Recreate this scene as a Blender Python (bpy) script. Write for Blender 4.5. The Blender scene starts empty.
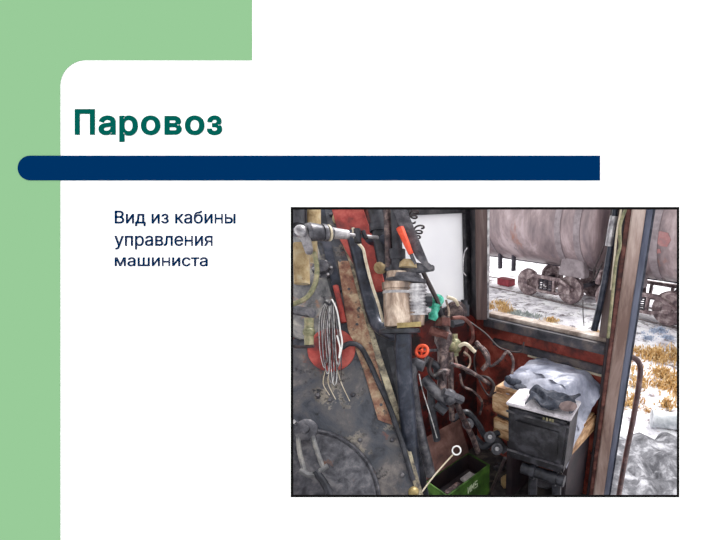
import bpy, bmesh, math, random
from mathutils import Vector as V, Matrix
from math import sin, cos, pi, radians
random.seed(7)
C = bpy.context.scene.collection
sc = bpy.context.scene

# ---------------------------------------------------------------- camera
FPX = 380.0; PX0, PY0 = 485.0, 351.0; PITCH = radians(22)
EYE = V((0, 0, 1.65))
FW = V((0, cos(PITCH), -sin(PITCH))); UP = V((0, sin(PITCH), cos(PITCH))); RT = V((1, 0, 0))
cam = bpy.data.cameras.new('camera'); co = bpy.data.objects.new('camera', cam); C.objects.link(co)
co.location = EYE; co.rotation_euler = (pi/2 - PITCH, 0, 0)
cam.sensor_width = 36; cam.lens = FPX/720*36
cam.shift_x = -(PX0-360)/720; cam.shift_y = (PY0-270)/720
cam.clip_start = .05; cam.clip_end = 300
sc.camera = co

def ray(px, py): return FW + RT*((px-PX0)/FPX) - UP*((py-PY0)/FPX)
def at(px, py, d): return EYE + ray(px, py)*d
def on_z(px, py, z):
    r = ray(px, py); return EYE + r*((z-EYE.z)/r.z)
def on_plane(px, py, p, n):
    r = ray(px, py); return EYE + r*((p-EYE).dot(n)/r.dot(n))
def R_(px, d): return px*d/FPX

# ---------------------------------------------------------------- materials
def lin(c): return tuple(((x/255)/12.92 if x/255 <= .04045 else ((x/255+.055)/1.055)**2.4) for x in c)
def mat(name, cols, scale=8, rough=.6, metal=0, bump=.25, detail=6, spots=None, stretch=None, dist=.3, spec=.5):
    m = bpy.data.materials.new(name); m.use_nodes = True
    nt = m.node_tree; N = nt.nodes; L = nt.links
    b = N['Principled BSDF']; b.inputs['Roughness'].default_value = rough; b.inputs['Metallic'].default_value = metal
    b.inputs['Specular IOR Level'].default_value = spec
    cols = [lin(c) for c in cols]
    if len(cols) == 1:
        b.inputs['Base Color'].default_value = (*cols[0], 1); return m
    tc = N.new('ShaderNodeTexCoord'); mp = N.new('ShaderNodeMapping'); L.new(tc.outputs['Object'], mp.inputs['Vector'])
    if stretch: mp.inputs['Scale'].default_value = stretch
    nz = N.new('ShaderNodeTexNoise'); nz.inputs['Scale'].default_value = scale; nz.inputs['Detail'].default_value = detail
    nz.inputs['Distortion'].default_value = dist; nz.inputs['Roughness'].default_value = .65
    L.new(mp.outputs[0], nz.inputs['Vector'])
    cr = N.new('ShaderNodeValToRGB'); L.new(nz.outputs['Fac'], cr.inputs['Fac'])
    e = cr.color_ramp.elements; n = len(cols)
    e[0].position = .36; e[0].color = (*cols[0], 1); e[1].position = .64; e[1].color = (*cols[-1], 1)
    for i in range(1, n-1):
        k = e.new(.36+.28*i/(n-1)); k.color = (*cols[i], 1)
    out = cr.outputs['Color']
    if spots:
        for (c, th, s2) in spots:
            n2 = N.new('ShaderNodeTexNoise'); n2.inputs['Scale'].default_value = s2; n2.inputs['Detail'].default_value = 8
            n2.inputs['Roughness'].default_value = .7
            L.new(mp.outputs[0], n2.inputs['Vector'])
            r2 = N.new('ShaderNodeValToRGB'); r2.color_ramp.elements[0].position = th; r2.color_ramp.elements[1].position = th+.09
            L.new(n2.outputs['Fac'], r2.inputs['Fac'])
            mx = N.new('ShaderNodeMix'); mx.data_type = 'RGBA'
            L.new(r2.outputs['Color'], mx.inputs['Factor']); L.new(out, mx.inputs['A']); mx.inputs['B'].default_value = (*lin(c), 1)
            out = mx.outputs['Result']
    L.new(out, b.inputs['Base Color'])
    if bump:
        bp = N.new('ShaderNodeBump'); bp.inputs['Strength'].default_value = bump; bp.inputs['Distance'].default_value = .01
        L.new(nz.outputs['Fac'], bp.inputs['Height']); L.new(bp.outputs[0], b.inputs['Normal'])
    return m
M = {}
M['board'] = mat('white_board', [(250, 250, 250)], rough=1, spec=0)
WS = 1.5
def flat(name, c):
    m = mat(name, [c], rough=1, spec=0)
    l = lin(c); m.node_tree.nodes['Principled BSDF'].inputs['Base Color'].default_value = (l[0]/WS, l[1]/WS, l[2]/WS, 1); return m
M['green'] = flat('pale_green_paint', (153, 204, 153))
M['navy'] = flat('navy_paint', (0, 51, 102))
M['teal_ink'] = flat('teal_ink', (2, 98, 88))
M['navy_ink'] = flat('dark_navy_ink', (0, 40, 84))
M['black'] = mat('black_frame', [(4, 4, 4)], rough=.9, spec=.1)
M['backhead'] = mat('sooty_iron', [(31, 32, 41), (68, 72, 82), (90, 88, 91), (131, 124, 121)], 6, .42, .15, .9, detail=10,
                    spots=[((176, 166, 150), .57, 13), ((134, 74, 58), .60, 8), ((38, 38, 46), .56, 26)])
M['stripe'] = mat('chipped_cream', [(70, 66, 66), (150, 140, 120), (205, 195, 165)], 26, .6, 0, .5, spots=[((120, 50, 40), .62, 20), ((50, 48, 52), .58, 34)])
M['iron'] = mat('grey_iron', [(49, 49, 56), (84, 84, 91), (120, 118, 122)], 22, .42, .35, .3, spots=[((110, 80, 68), .64, 18)])
M['dark'] = mat('dark_iron', [(23, 23, 29), (43, 45, 53), (65, 65, 73)], 18, .42, .2, .3, spots=[((104, 92, 84), .66, 24)])
M['bluepipe'] = mat('blue_black_pipe', [(27, 30, 39), (46, 52, 66), (82, 84, 95)], 14, .38, .3, .2)
M['steel'] = mat('worn_steel', [(120, 118, 124), (168, 166, 170), (214, 212, 214)], 26, .34, .5, .2)
M['bronze'] = mat('worn_bronze', [(106, 94, 88), (172, 150, 134), (226, 210, 194)], 16, .28, .6, .2, stretch=(1, 1, .4))
M['brass'] = mat('brass', [(130, 112, 72), (176, 158, 108)], 30, .4, .4, .2)
M['tan'] = mat('tan_lagging', [(129, 106, 72), (168, 147, 110), (184, 172, 146)], 20, .8, 0, .3, spots=[((120, 90, 66), .6, 30)])
M['red'] = mat('chipped_red', [(104, 40, 40), (164, 60, 54), (190, 92, 82)], 11, .6, 0, .3, spots=[((66, 44, 42), .6, 16), ((150, 120, 104), .68, 24)])
M['redwall'] = mat('red_wall_paint', [(84, 38, 34), (140, 56, 46), (176, 92, 76)], 8, .6, 0, .35, spots=[((52, 36, 38), .57, 9), ((122, 84, 70), .66, 20)])
M['reddark'] = mat('dark_red_paint', [(48, 26, 28), (92, 38, 36), (136, 48, 40)], 7, .6, 0, .3, spots=[((36, 30, 34), .5, 10), ((120, 90, 80), .66, 24)])  # darker copy of the red wall paint, with more dark spots
M['redtan'] = mat('chipped_red_and_tan', [(96, 48, 42), (150, 110, 88), (196, 176, 146)], 16, .6, 0, .5, detail=9, spots=[((150, 56, 46), .61, 9), ((64, 60, 62), .56, 26)])
M['lightiron'] = mat('pale_grey_iron', [(66, 68, 73), (117, 117, 119), (174, 169, 160)], 12, .5, .1, .6, detail=9, spots=[((150, 110, 84), .58, 14), ((52, 52, 60), .6, 22)])
M['orange'] = mat('orange_red_paint', [(208, 60, 34), (240, 96, 60)], 30, .5, 0, .2)
M['teal'] = mat('teal_paint', [(34, 130, 110), (58, 176, 148), (120, 210, 190)], 40, .5, 0, .2)
M['rust'] = mat('rust_brown', [(63, 39, 37), (100, 59, 54), (135, 90, 81)], 22, .7, .1, .4)
M['handrail'] = mat('brown_black_handrail', [(44, 36, 42), (84, 62, 62), (120, 98, 98)], 12, .5, .1, .3)
M['maroon'] = mat('dull_maroon_iron', [(38, 32, 36), (78, 64, 66), (146, 126, 120)], 30, .38, .3, .6, detail=9, spots=[((128, 46, 42), .6, 22)])
M['greenbrz'] = mat('greenish_bronze', [(92, 96, 74), (136, 134, 104), (170, 160, 130)], 30, .45, .4, .3)
M['cream'] = mat('cream_wire', [(190, 176, 150), (226, 216, 196)], 30, .6)
M['wire'] = mat('grey_wire', [(110, 110, 112), (190, 190, 190), (226, 226, 226)], 40, .5, .3)
M['whitewire'] = mat('white_wire', [(225, 225, 225), (240, 240, 238)], 30, .6)
M['darkwire'] = mat('dark_wire', [(26, 22, 26), (64, 48, 50)], 30, .5)
M['frontwall'] = mat('dark_front_wall', [(34, 30, 36), (64, 50, 52), (104, 60, 56)], 7, .7, 0, .3)
M['floor'] = mat('dirty_floor', [(37, 35, 39), (66, 62, 64), (102, 95, 90)], 10, .8, 0, .5, spots=[((170, 156, 136), .64, 30), ((30, 28, 30), .6, 18)])
M['framedark'] = mat('black_window_frame', [(20, 20, 25), (38, 38, 44), (67, 64, 67)], 16, .5, .1, .2)
M['framebrown'] = mat('brown_worn_wood', [(61, 47, 49), (95, 76, 74), (127, 113, 110)], 12, .6, 0, .3, stretch=(1, 1, .12))
M['sill'] = mat('weathered_sill', [(120, 104, 96), (170, 156, 146), (214, 206, 200)], 9, .7, 0, .3)
M['beam'] = mat('grey_brown_beam', [(37, 39, 47), (71, 69, 76), (108, 98, 95)], 8, .6, 0, .3)
M['post'] = mat('worn_pale_post', [(116, 92, 84), (172, 150, 142), (222, 208, 200)], 6, .5, 0, .25, stretch=(1, 1, .2), spots=[((120, 88, 80), .64, 14)])
M['postblue'] = mat('blue_grey_edge', [(64, 70, 90), (104, 110, 130), (150, 152, 166)], 6, .45, .2, .2, stretch=(1, 1, .15))
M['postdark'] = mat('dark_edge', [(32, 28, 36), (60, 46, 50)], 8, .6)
M['boxblack'] = mat('black_enamel', [(19, 19, 24), (34, 34, 40), (70, 70, 77)], 10, .32, .1, .25, spots=[((128, 126, 130), .68, 20)])
M['boxtop'] = mat('dusty_pale_lid', [(180, 176, 184), (226, 222, 228)], 30, .6, 0, .2, spots=[((120, 116, 124), .6, 50)])
M['tarp'] = mat('grey_cover', [(96, 100, 116), (144, 148, 166), (200, 202, 216)], 6, .4, 0, .4, spots=[((112, 114, 130), .6, 16)])
M['rag'] = mat('dark_rag', [(32, 35, 46), (57, 62, 75), (96, 97, 105)], 24, .9, 0, .6)
M['ragbrown'] = mat('brown_rag', [(104, 88, 88), (150, 132, 130)], 30, .9)
M['cushion'] = mat('tan_wood', [(120, 84, 56), (190, 150, 110), (226, 200, 164)], 9, .6, 0, .3, stretch=(1, 1, 3))
M['boxgreen'] = mat('green_enamel', [(40, 66, 26), (66, 104, 40), (90, 132, 54)], 12, .45, 0, .15, spots=[((44, 44, 34), .64, 18)])
M['lid'] = mat('rusty_brown_lid', [(70, 48, 46), (104, 72, 66), (128, 96, 88)], 9, .6, .1, .2)
M['mark'] = mat('white_mark', [(200, 214, 180)], rough=.7)
M['paper'] = mat('grey_paper', [(150, 142, 146), (200, 196, 196)], 20, .8)
M['snow'] = mat('trodden_snow', [(170, 166, 176), (236, 234, 240), (252, 252, 254)], 1.9, .8, 0, .7, detail=10,
                spots=[((112, 104, 108), .53, 3.6), ((170, 132, 84), .62, 6)])
M['bed'] = mat('grimy_trackbed', [(56, 52, 56), (88, 82, 86), (180, 176, 180)], 3, .9, 0, .5, detail=9)
M['ballast'] = mat('snowy_ballast', [(110, 106, 112), (164, 160, 168), (236, 234, 240)], 5, .9, 0, .5)
M['tank'] = mat('grimy_tank', [(96, 84, 88), (132, 116, 118), (172, 156, 158)], 1.3, .36, .05, .06, spots=[((140, 98, 84), .62, 1.1), ((104, 96, 106), .6, 2.5)], stretch=(1, 1, .35))
M['tankband'] = mat('tank_band', [(108, 98, 102), (140, 130, 134)], 4, .6)
M['bogie'] = mat('brown_bogie', [(74, 60, 66), (116, 98, 100), (170, 156, 156)], 5, .7, .1, .2)
M['under'] = mat('dark_underframe', [(44, 42, 52), (70, 66, 76)], 4, .8)
M['fadedred'] = mat('faded_red_mark', [(128, 100, 102), (146, 100, 100), (150, 116, 116)], 5, .7, 0, 0)
M['rail'] = mat('rail_steel', [(88, 78, 80), (140, 130, 130)], 6, .5, .4)
M['ochre'] = mat('ochre_grass', [(150, 116, 74), (206, 166, 104), (240, 222, 184)], 14, .9, 0, 0)
M['bluegrass'] = mat('blue_grey_weeds', [(150, 164, 190), (196, 206, 222)], 10, .9, 0, 0)
M['greengrass'] = mat('grey_green_weeds', [(140, 150, 148), (184, 190, 186)], 10, .9, 0, 0)
M['rock'] = mat('snowy_grey_rock', [(58, 58, 64), (104, 104, 110), (176, 176, 182)], 5, .8, 0, .7, detail=10, spots=[((80, 80, 88), .6, 9)])
M['bag'] = mat('pale_grey_pipe', [(140, 146, 152), (186, 190, 194), (220, 222, 226)], 4, .6, 0, .3)
M['redbox'] = mat('dark_red_crate', [(120, 34, 48), (150, 56, 66)], 4, .7)
M['woodbit'] = mat('pale_wood', [(176, 146, 100), (214, 190, 146)], 14, .8)
# frosted pane
g = bpy.data.materials.new('frosted_glass'); g.use_nodes = True; nt = g.node_tree; nt.nodes.clear()
o_ = nt.nodes.new('ShaderNodeOutputMaterial'); mx = nt.nodes.new('ShaderNodeMixShader'); tl = nt.nodes.new('ShaderNodeBsdfTranslucent'); tp = nt.nodes.new('ShaderNodeBsdfDiffuse')
tc = nt.nodes.new('ShaderNodeTexCoord'); nz = nt.nodes.new('ShaderNodeTexNoise'); nz.inputs['Scale'].default_value = 5
cr = nt.nodes.new('ShaderNodeValToRGB'); cr.color_ramp.elements[0].color = (.8, .8, .83, 1); cr.color_ramp.elements[1].color = (.95, .95, .95, 1)
nt.links.new(tc.outputs['Object'], nz.inputs['Vector']); nt.links.new(nz.outputs['Fac'], cr.inputs['Fac']); nt.links.new(cr.outputs['Color'], tl.inputs['Color'])
tp.inputs['Color'].default_value = (.85, .85, .87, 1)
nt.links.new(cr.outputs['Color'], tp.inputs['Color']); mx.inputs[0].default_value = .35
nt.links.new(tl.outputs[0], mx.inputs[1]); nt.links.new(tp.outputs[0], mx.inputs[2]); nt.links.new(mx.outputs[0], o_.inputs['Surface'])
M['frost'] = g

# ---------------------------------------------------------------- mesh builder
def frame_of(d):
    d = d.normalized(); a = V((0, 0, 1)) if abs(d.z) < .9 else V((1, 0, 0))
    u = d.cross(a).normalized(); return u, d.cross(u).normalized()
def smooth_path(pts, n=5):
    if len(pts) < 3: return pts
    out = []
    P = [pts[0]*2-pts[1]] + list(pts) + [pts[-1]*2-pts[-2]]
    for i in range(1, len(P)-2):
        a, b, c, d = P[i-1], P[i], P[i+1], P[i+2]
        for k in range(n):
            t = k/n
            out.append(.5*((2*b)+(c-a)*t+(2*a-5*b+4*c-d)*t*t+(3*b-a-3*c+d)*t*t*t))
    out.append(P[-2]); return out
class MB:
    def __init__(s): s.v = []; s.f = []
    def add(s, vs, fs):
        o = len(s.v); s.v += [V(x) for x in vs]; s.f += [tuple(i+o for i in f) for f in fs]; return s
    def hexa(s, a):      # 8 points: bottom 4, top 4
        return s.add(a, [(0, 1, 2, 3), (4, 5, 6, 7), (0, 1, 5, 4), (1, 2, 6, 5), (2, 3, 7, 6), (3, 0, 4, 7)])
    def box(s, c, hx, hy, hz):   # centre and three half-axis vectors
        c = V(c); return s.hexa([c-hx-hy-hz, c+hx-hy-hz, c+hx+hy-hz, c-hx+hy-hz, c-hx-hy+hz, c+hx-hy+hz, c+hx+hy+hz, c-hx+hy+hz])
    def abox(s, x0, x1, y0, y1, z0, z1):
        return s.box(((x0+x1)/2, (y0+y1)/2, (z0+z1)/2), V(((x1-x0)/2, 0, 0)), V((0, (y1-y0)/2, 0)), V((0, 0, (z1-z0)/2)))
    def prism(s, poly, ex):
        n = len(poly); return s.add([V(p) for p in poly]+[V(p)+ex for p in poly],
                                    [tuple(range(n)), tuple(range(2*n-1, n-1, -1))]+[(i, (i+1) % n, n+(i+1) % n, n+i) for i in range(n)])
    def lathe(s, p, d, prof, seg=16):
        d = V(d).normalized(); u, w = frame_of(d); vs = []; fs = []
        for (t, r) in prof:
            for k in range(seg):
                a = 2*pi*k/seg; vs.append(p+d*t+(u*cos(a)+w*sin(a))*max(r, 1e-5))
        n = len(prof)
        for i in range(n-1):
            for k in range(seg): fs.append((i*seg+k, i*seg+(k+1) % seg, (i+1)*seg+(k+1) % seg, (i+1)*seg+k))
        fs.append(tuple(range(seg))); fs.append(tuple((n-1)*seg+k for k in range(seg)))
        return s.add(vs, fs)
    def cyl(s, a, b, r, r2=None, seg=14):
        L = (b-a).length; return s.lathe(a, b-a, [(0, r), (L, r if r2 is None else r2)], seg)
    def ball(s, c, r, seg=14, sq=(1, 1, 1)):
        vs = []; fs = []; n = seg//2
        for i in range(n+1):
            th = pi*i/n
            for k in range(seg):
                a = 2*pi*k/seg
                vs.append(c+V((sin(th)*cos(a)*r*sq[0], sin(th)*sin(a)*r*sq[1], cos(th)*r*sq[2])) if 0 < i < n else c+V((1e-5*cos(a), 1e-5*sin(a), cos(th)*r*sq[2])))
        for i in range(n):
            for k in range(seg): fs.append((i*seg+k, i*seg+(k+1) % seg, (i+1)*seg+(k+1) % seg, (i+1)*seg+k))
        fs.append(tuple(range(seg))); fs.append(tuple(n*seg+k for k in range(seg)))
        return s.add(vs, fs)
    def tube(s, pts, r, seg=8, n=5, closed=False):
        P = smooth_path(list(pts), n) if n else list(pts)
        if closed and (P[0]-P[-1]).length < 1e-6: P = P[:-1]
        vs = []; fs = []; m = len(P); u = None
        for i, p in enumerate(P):
            if closed: t = P[(i+1) % m]-P[i-1]
            else: t = P[min(i+1, m-1)]-P[max(i-1, 0)]
            t = t.normalized() if t.length > 1e-9 else V((0, 0, 1))
            if u is None: u, w = frame_of(t)
            u = (u-t*u.dot(t)).normalized(); w = t.cross(u)
            rr = r[0]+(r[1]-r[0])*i/(m-1) if isinstance(r, tuple) else r
            for k in range(seg):
                a = 2*pi*k/seg; vs.append(p+(u*cos(a)+w*sin(a))*rr)
        for i in range(m if closed else m-1):
            j = (i+1) % m
            for k in range(seg): fs.append((i*seg+k, i*seg+(k+1) % seg, j*seg+(k+1) % seg, j*seg+k))
        if not closed: fs.append(tuple(range(seg))); fs.append(tuple((m-1)*seg+k for k in range(seg)))
        return s.add(vs, fs)
    def torus(s, c, n, R, r, seg=24, rs=8):
        u, w = frame_of(n)
        return s.tube([c+(u*cos(2*pi*k/seg)+w*sin(2*pi*k/seg))*R for k in range(seg)], r, rs, 0, True)
    def sheet(s, f, nu, nv, th):     # f(u,v)->point ; closed slab with thickness vector th
        n = (nu+1)*(nv+1); vs = [f(i/nu, j/nv) for j in range(nv+1) for i in range(nu+1)]; vs += [p+th for p in vs]; fs = []
        W = nu+1
        for j in range(nv):
            for i in range(nu):
                a = j*W+i; fs.append((a, a+1, a+W+1, a+W)); fs.append((n+a, n+a+W, n+a+W+1, n+a+1))
        for i in range(nu):
            for a in (i, nv*W+i): fs.append((a, a+1, n+a+1, n+a))
        for j in range(nv):
            for a in (j*W, j*W+nu): fs.append((a, a+W, n+a+W, n+a))
        return s.add(vs, fs)
def link(name, mb, m, parent=None, bevel=0, angle=35):
    me = bpy.data.meshes.new(name); me.from_pydata([tuple(v) for v in mb.v], [], mb.f)
    bm = bmesh.new(); bm.from_mesh(me); bmesh.ops.recalc_face_normals(bm, faces=bm.faces)
    if bevel:
        ed = [e for e in bm.edges if len(e.link_faces) == 2 and e.calc_face_angle(0) > .6]
        bmesh.ops.bevel(bm, geom=ed, offset=bevel, segments=2, affect='EDGES', clamp_overlap=True)
    bm.to_mesh(me); bm.free()
    me.polygons.foreach_set('use_smooth', [True]*len(me.polygons))
    me.set_sharp_from_angle(angle=radians(angle))
    me.materials.append(M[m] if isinstance(m, str) else m)
    o = bpy.data.objects.new(name, me); C.objects.link(o); o.parent = parent
    return o
class Thing:
    def __init__(s, name, label, cat, group=None, kind=None):
        s.name, s.label, s.cat, s.group, s.kind = name, label, cat, group, kind; s.parts = []
    def part(s, name, mb, m, parent=None, label=None, bevel=0, angle=35, kind=None):
        o = link(name, mb, m, parent, bevel, angle)
        if label: o['label'] = label
        if kind: o['kind'] = kind
        s.parts.append(o); return o
    def done(s):
        P = [v.co for o in s.parts for v in o.data.vertices]
        lo = [min(p[i] for p in P) for i in range(3)]; hi = [max(p[i] for p in P) for i in range(3)]
        b = V(((lo[0]+hi[0])/2, (lo[1]+hi[1])/2, lo[2]))
        for o in s.parts: o.data.transform(Matrix.Translation(-b))
        if len(s.parts) == 1: r = s.parts[0]; r.name = s.name
        else:
            r = bpy.data.objects.new(s.name, None); r.empty_display_size = .05; C.objects.link(r)
            for o in s.parts:
                if o.parent is None: o.parent = r
        r.location = b
        if s.kind: r['kind'] = s.kind
        if s.label: r['label'] = s.label
        if s.cat: r['category'] = s.cat
        if s.group: r['group'] = s.group
        return r
def single(name, label, cat, mb, m, bevel=0, group=None, kind=None, angle=35):
    t = Thing(name, label, cat, group, kind); t.part(name, mb, m, bevel=bevel, angle=angle); return t.done()
def struct(name, mb, m, bevel=0, label=None):
    o = single(name, label, None, mb, m, bevel, kind='structure'); return o

# ================================================================ THE DISPLAY BOARD
BD = 1.0
def bp(px, py, off=0): return at(px, py, BD-off)
BK = FW*.004
def rect(x0, y0, x1, y1, off=0): return [bp(x0, y0, off), bp(x1, y0, off), bp(x1, y1, off), bp(x0, y1, off)]
# panel with an opening behind the black frame
ox0, oy0, ox1, oy1 = 291.9, 208.2, 678.1, 496.2
X0, Y0, X1, Y1 = -260, -200, 980, 873.0
mb = MB(); o4 = rect(X0, Y0, X1, Y1); i4 = rect(ox0, oy0, ox1, oy1)
vs = o4+i4+[p+BK for p in o4]+[p+BK for p in i4]
fs = []
for k in range(4):
    j = (k+1) % 4
    fs += [(k, j, 4+j, 4+k), (8+k, 8+j, 12+j, 12+k), (k, j, 8+j, 8+k), (4+k, 4+j, 12+j, 12+k)]
mb.add(vs, fs)
struct('wall_front', mb, 'board', label='large white display board that carries the lettering and the framed opening')
# green L panel
pts = [(X0, Y0), (252, Y0), (252, 60.3)]
cx, cy, rr = 86, 86, 25.8
pts += [(cx+rr*cos(a), cy-rr*sin(a)) for a in [pi/2+pi/2*k/14 for k in range(15)]]
pts += [(60.2, Y1-6), (X0, Y1-6)]
single('green_panel', 'pale green L-shaped panel running along the top and left of the white board', 'panel',
       MB().prism([bp(x, y, .0006) for x, y in pts], -FW*.0008), 'green')
pts = [(600, 155.8), (600, 180.4)]
cx, cy, rr = 30.3, 168.1, 12.3
pts += [(cx+rr*cos(a), cy-rr*sin(a)) for a in [-pi/2-pi*k/18 for k in range(19)]]
single('navy_bar', 'long dark navy bar with a rounded left end below the title', 'bar', MB().prism([bp(x, y, .0016) for x, y in pts], -FW*.001), 'navy')
# lettering
from mathutils.geometry import delaunay_2d_cdt
_G = {}
def glyphs(txt, bold):
    if (txt, bold) in _G: return _G[(txt, bold)]
    cu = bpy.data.curves.new('t', 'FONT'); cu.body = txt; cu.size = 1; cu.offset = bold; cu.fill_mode = 'NONE'; cu.resolution_u = 6
    o = bpy.data.objects.new('t', cu); C.objects.link(o); bpy.context.view_layer.update()
    dg = bpy.context.evaluated_depsgraph_get(); me = bpy.data.meshes.new_from_object(o.evaluated_get(dg))
    p2 = [v.co.xy.copy() for v in me.vertices]; ed = [tuple(e.vertices) for e in me.edges]
    bpy.data.objects.remove(o); bpy.data.curves.remove(cu); bpy.data.meshes.remove(me)
    def inside(x, y):
        c = False
        for a, b in ed:
            (x1, y1), (x2, y2) = p2[a], p2[b]
            if (y1 > y) != (y2 > y) and x < (x2-x1)*(y-y1)/(y2-y1)+x1: c = not c
        return c
    if bold:
        nr = {}
        for a, b in ed:
            d = p2[b]-p2[a]
            if d.length < 1e-7: continue
            q = d.orthogonal().normalized(); m_ = (p2[a]+p2[b])/2+q*1e-4
            if inside(m_.x, m_.y): q = -q
            nr.setdefault(a, []).append(q); nr.setdefault(b, []).append(q)
        p3 = []
        for k, p in enumerate(p2):
            N_ = nr.get(k, [])
            if len(N_) == 2: p3.append(p+(N_[0]+N_[1])/max(.4, 1+N_[0].dot(N_[1]))*bold)
            else: p3.append(p.copy())
        p2 = p3
    vc, _, fc, *_ = delaunay_2d_cdt(p2, ed, [], 0, 1e-6)
    fc = [f for f in fc if inside(sum(vc[k].x for k in f)/len(f), sum(vc[k].y for k in f)/len(f))]
    n = len(vc); vs = [V((v.x, v.y, .01)) for v in vc]+[V((v.x, v.y, -.01)) for v in vc]
    cnt = {}
    for f in fc:
        for a, b in zip(f, list(f[1:])+[f[0]]): cnt.setdefault(frozenset((a, b)), []).append((a, b))
    fs = [tuple(f) for f in fc]+[tuple(i+n for i in reversed(f)) for f in fc]
    fs += [(q[0][1], q[0][0], q[0][0]+n, q[0][1]+n) for q in cnt.values() if len(q) == 1]
    _G[(txt, bold)] = (vs, fs)
    return vs, fs
def text_mesh(s, x0, x1, y0, y1, bold=0, off=.0006):
    VS = []; FS = []
    for k, ch in enumerate(s):               # one letter at a time, set at its place in the line
        if ch == ' ': continue
        vs, fs = glyphs(ch, bold); full = max(v.x for v in glyphs(s[:k+1], 0)[0]) if k else max(v.x for v in vs)
        dx = full - max(v.x for v in glyphs(ch, 0)[0]) if k else 0
        n = len(VS); VS += [V((v.x+dx, v.y, v.z)) for v in vs]; FS += [tuple(i+n for i in f) for f in fs]
    xs = [v.x for v in VS]; ys = [v.y for v in VS]
    a, b, c, d = min(xs), max(xs), min(ys), max(ys)
    return [bp(x0+(v.x-a)/(b-a)*(x1-x0), y1-(v.y-c)/(d-c)*(y1-y0), off+(v.z+.01)*.03) for v in VS], FS
t = Thing('title_lettering', 'large bold teal word Паровоз above the navy bar', 'lettering')
for ch, x0, x1, y0, y1 in [('П', 74.6, 94.8, 109.0, 134.8), ('а', 98.4, 115.6, 115.4, 135.2), ('р', 119.2, 137.8, 115.4, 142.0), ('о', 140.8, 160.3, 115.4, 135.2),
                           ('в', 164.4, 181.7, 115.8, 134.8), ('о', 184.8, 204.4, 115.4, 135.2), ('з', 206.8, 222.2, 115.4, 135.2)]:
    vs, fs = text_mesh(ch, x0, x1, y0, y1, .034)
    t.part('letter', MB().add(vs, fs), 'teal_ink', angle=20)
t.done()
t = Thing('caption_lettering', 'three lines of small dark navy text left of the framed view', 'lettering')
for s, x0, x1, y0, y1 in [('Вид из кабины', 114.6, 235.4, 209.9, 226.0), ('управления', 114.2, 212.4, 235.6, 249.6), ('машиниста', 114.6, 207.6, 257.2, 266.4)]:
    if s[0] == 'В': y0, y1 = 210.6, 226.2
    vs, fs = text_mesh(s, x0, x1, y0, y1, .014)
    t.part('text_line', MB().add(vs, fs), 'navy_ink', angle=20)
t.done()
# black frame
mb = MB()
fo = rect(290.7, 207.0, 679.3, 497.3, .001); fi = rect(293.0, 209.4, 677.0, 495.0, .001); d_ = FW*.006
fs = []
for k in range(4):
    j = (k+1) % 4
    fs += [(k, j, 4+j, 4+k), (8+k, 8+j, 12+j, 12+k), (k, j, 8+j, 8+k), (4+k, 4+j, 12+j, 12+k)]
mb.add(fo+fi+[p+d_ for p in fo]+[p+d_*.2 for p in fi], fs)
single('picture_frame', 'thin black rectangular frame around the view into the cab', 'frame', mb, 'black')

# ================================================================ CAB SHELL
O2 = V((.018, 2.235, 0)); U = V((.793, -.609, 0)).normalized(); Nn = V((-.609, -.793, 0)).normalized(); Z = V((0, 0, 1))
def W(u, n, z): return O2 + U*u + Nn*n + Z*z
def wbox(mb, u0, u1, n0, n1, z0, z1):
    return mb.box(W((u0+u1)/2, (n0+n1)/2, (z0+z1)/2), U*((u1-u0)/2), Nn*((n1-n0)/2), Z*((z1-z0)/2))
UE = .78
mb = MB(); wbox(mb, -.14, UE, -.03, 0, 0, .98); struct('wall_right', mb, 'redwall', label='red painted cab side wall under the open window')
# floor
q = [V((-1.6, .62, 0)), V((1.0, .62, 0)), W(UE+.14, -.03, 0), W(-.1, -.03, 0), V((-.2, 2.35, 0)), V((-1.6, 2.35, 0))]
struct('floor', MB().prism(q, V((0, 0, -.06))), 'floor')
# front wall to the left of the corner
Q0 = V((-.10, 2.235, 0)); F = V((-.609, -.793, 0)).normalized(); G = V((.793, -.609, 0)).normalized()   # G faces camera side
def Wf(u, n, z): return Q0 + F*u + G*n + Z*z
def fbox(mb, u0, u1, n0, n1, z0, z1):
    return mb.box(Wf((u0+u1)/2, (n0+n1)/2, (z0+z1)/2), F*((u1-u0)/2), G*((n1-n0)/2), Z*((z1-z0)/2))
mb = MB(); fbox(mb, -.08, .66, -.03, 0, 0, 1.04); fbox(mb, .0, .66, -.03, 0, 1.61, 1.95); fbox(mb, .60, .66, -.03, 0, 1.04, 1.61)
struct('wall_back', mb, 'reddark', label='dull red front cab wall behind the pipes')
t = Thing('window_1', 'frosted white front window beside the dark corner post', None, kind='structure')
mb = MB(); fbox(mb, .0, .035, -.035, .02, 1.04, 1.61); fbox(mb, .565, .60, -.035, .02, 1.04, 1.61); fbox(mb, .035, .565, -.035, .02, 1.04, 1.075); fbox(mb, .035, .565, -.035, .02, 1.572, 1.61)
t.part('window_frame', mb, 'framedark', bevel=.003)
t.part('pane', fbox(MB(), .035, .565, -.012, -.006, 1.075, 1.572), 'frost'); t.done()
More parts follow.
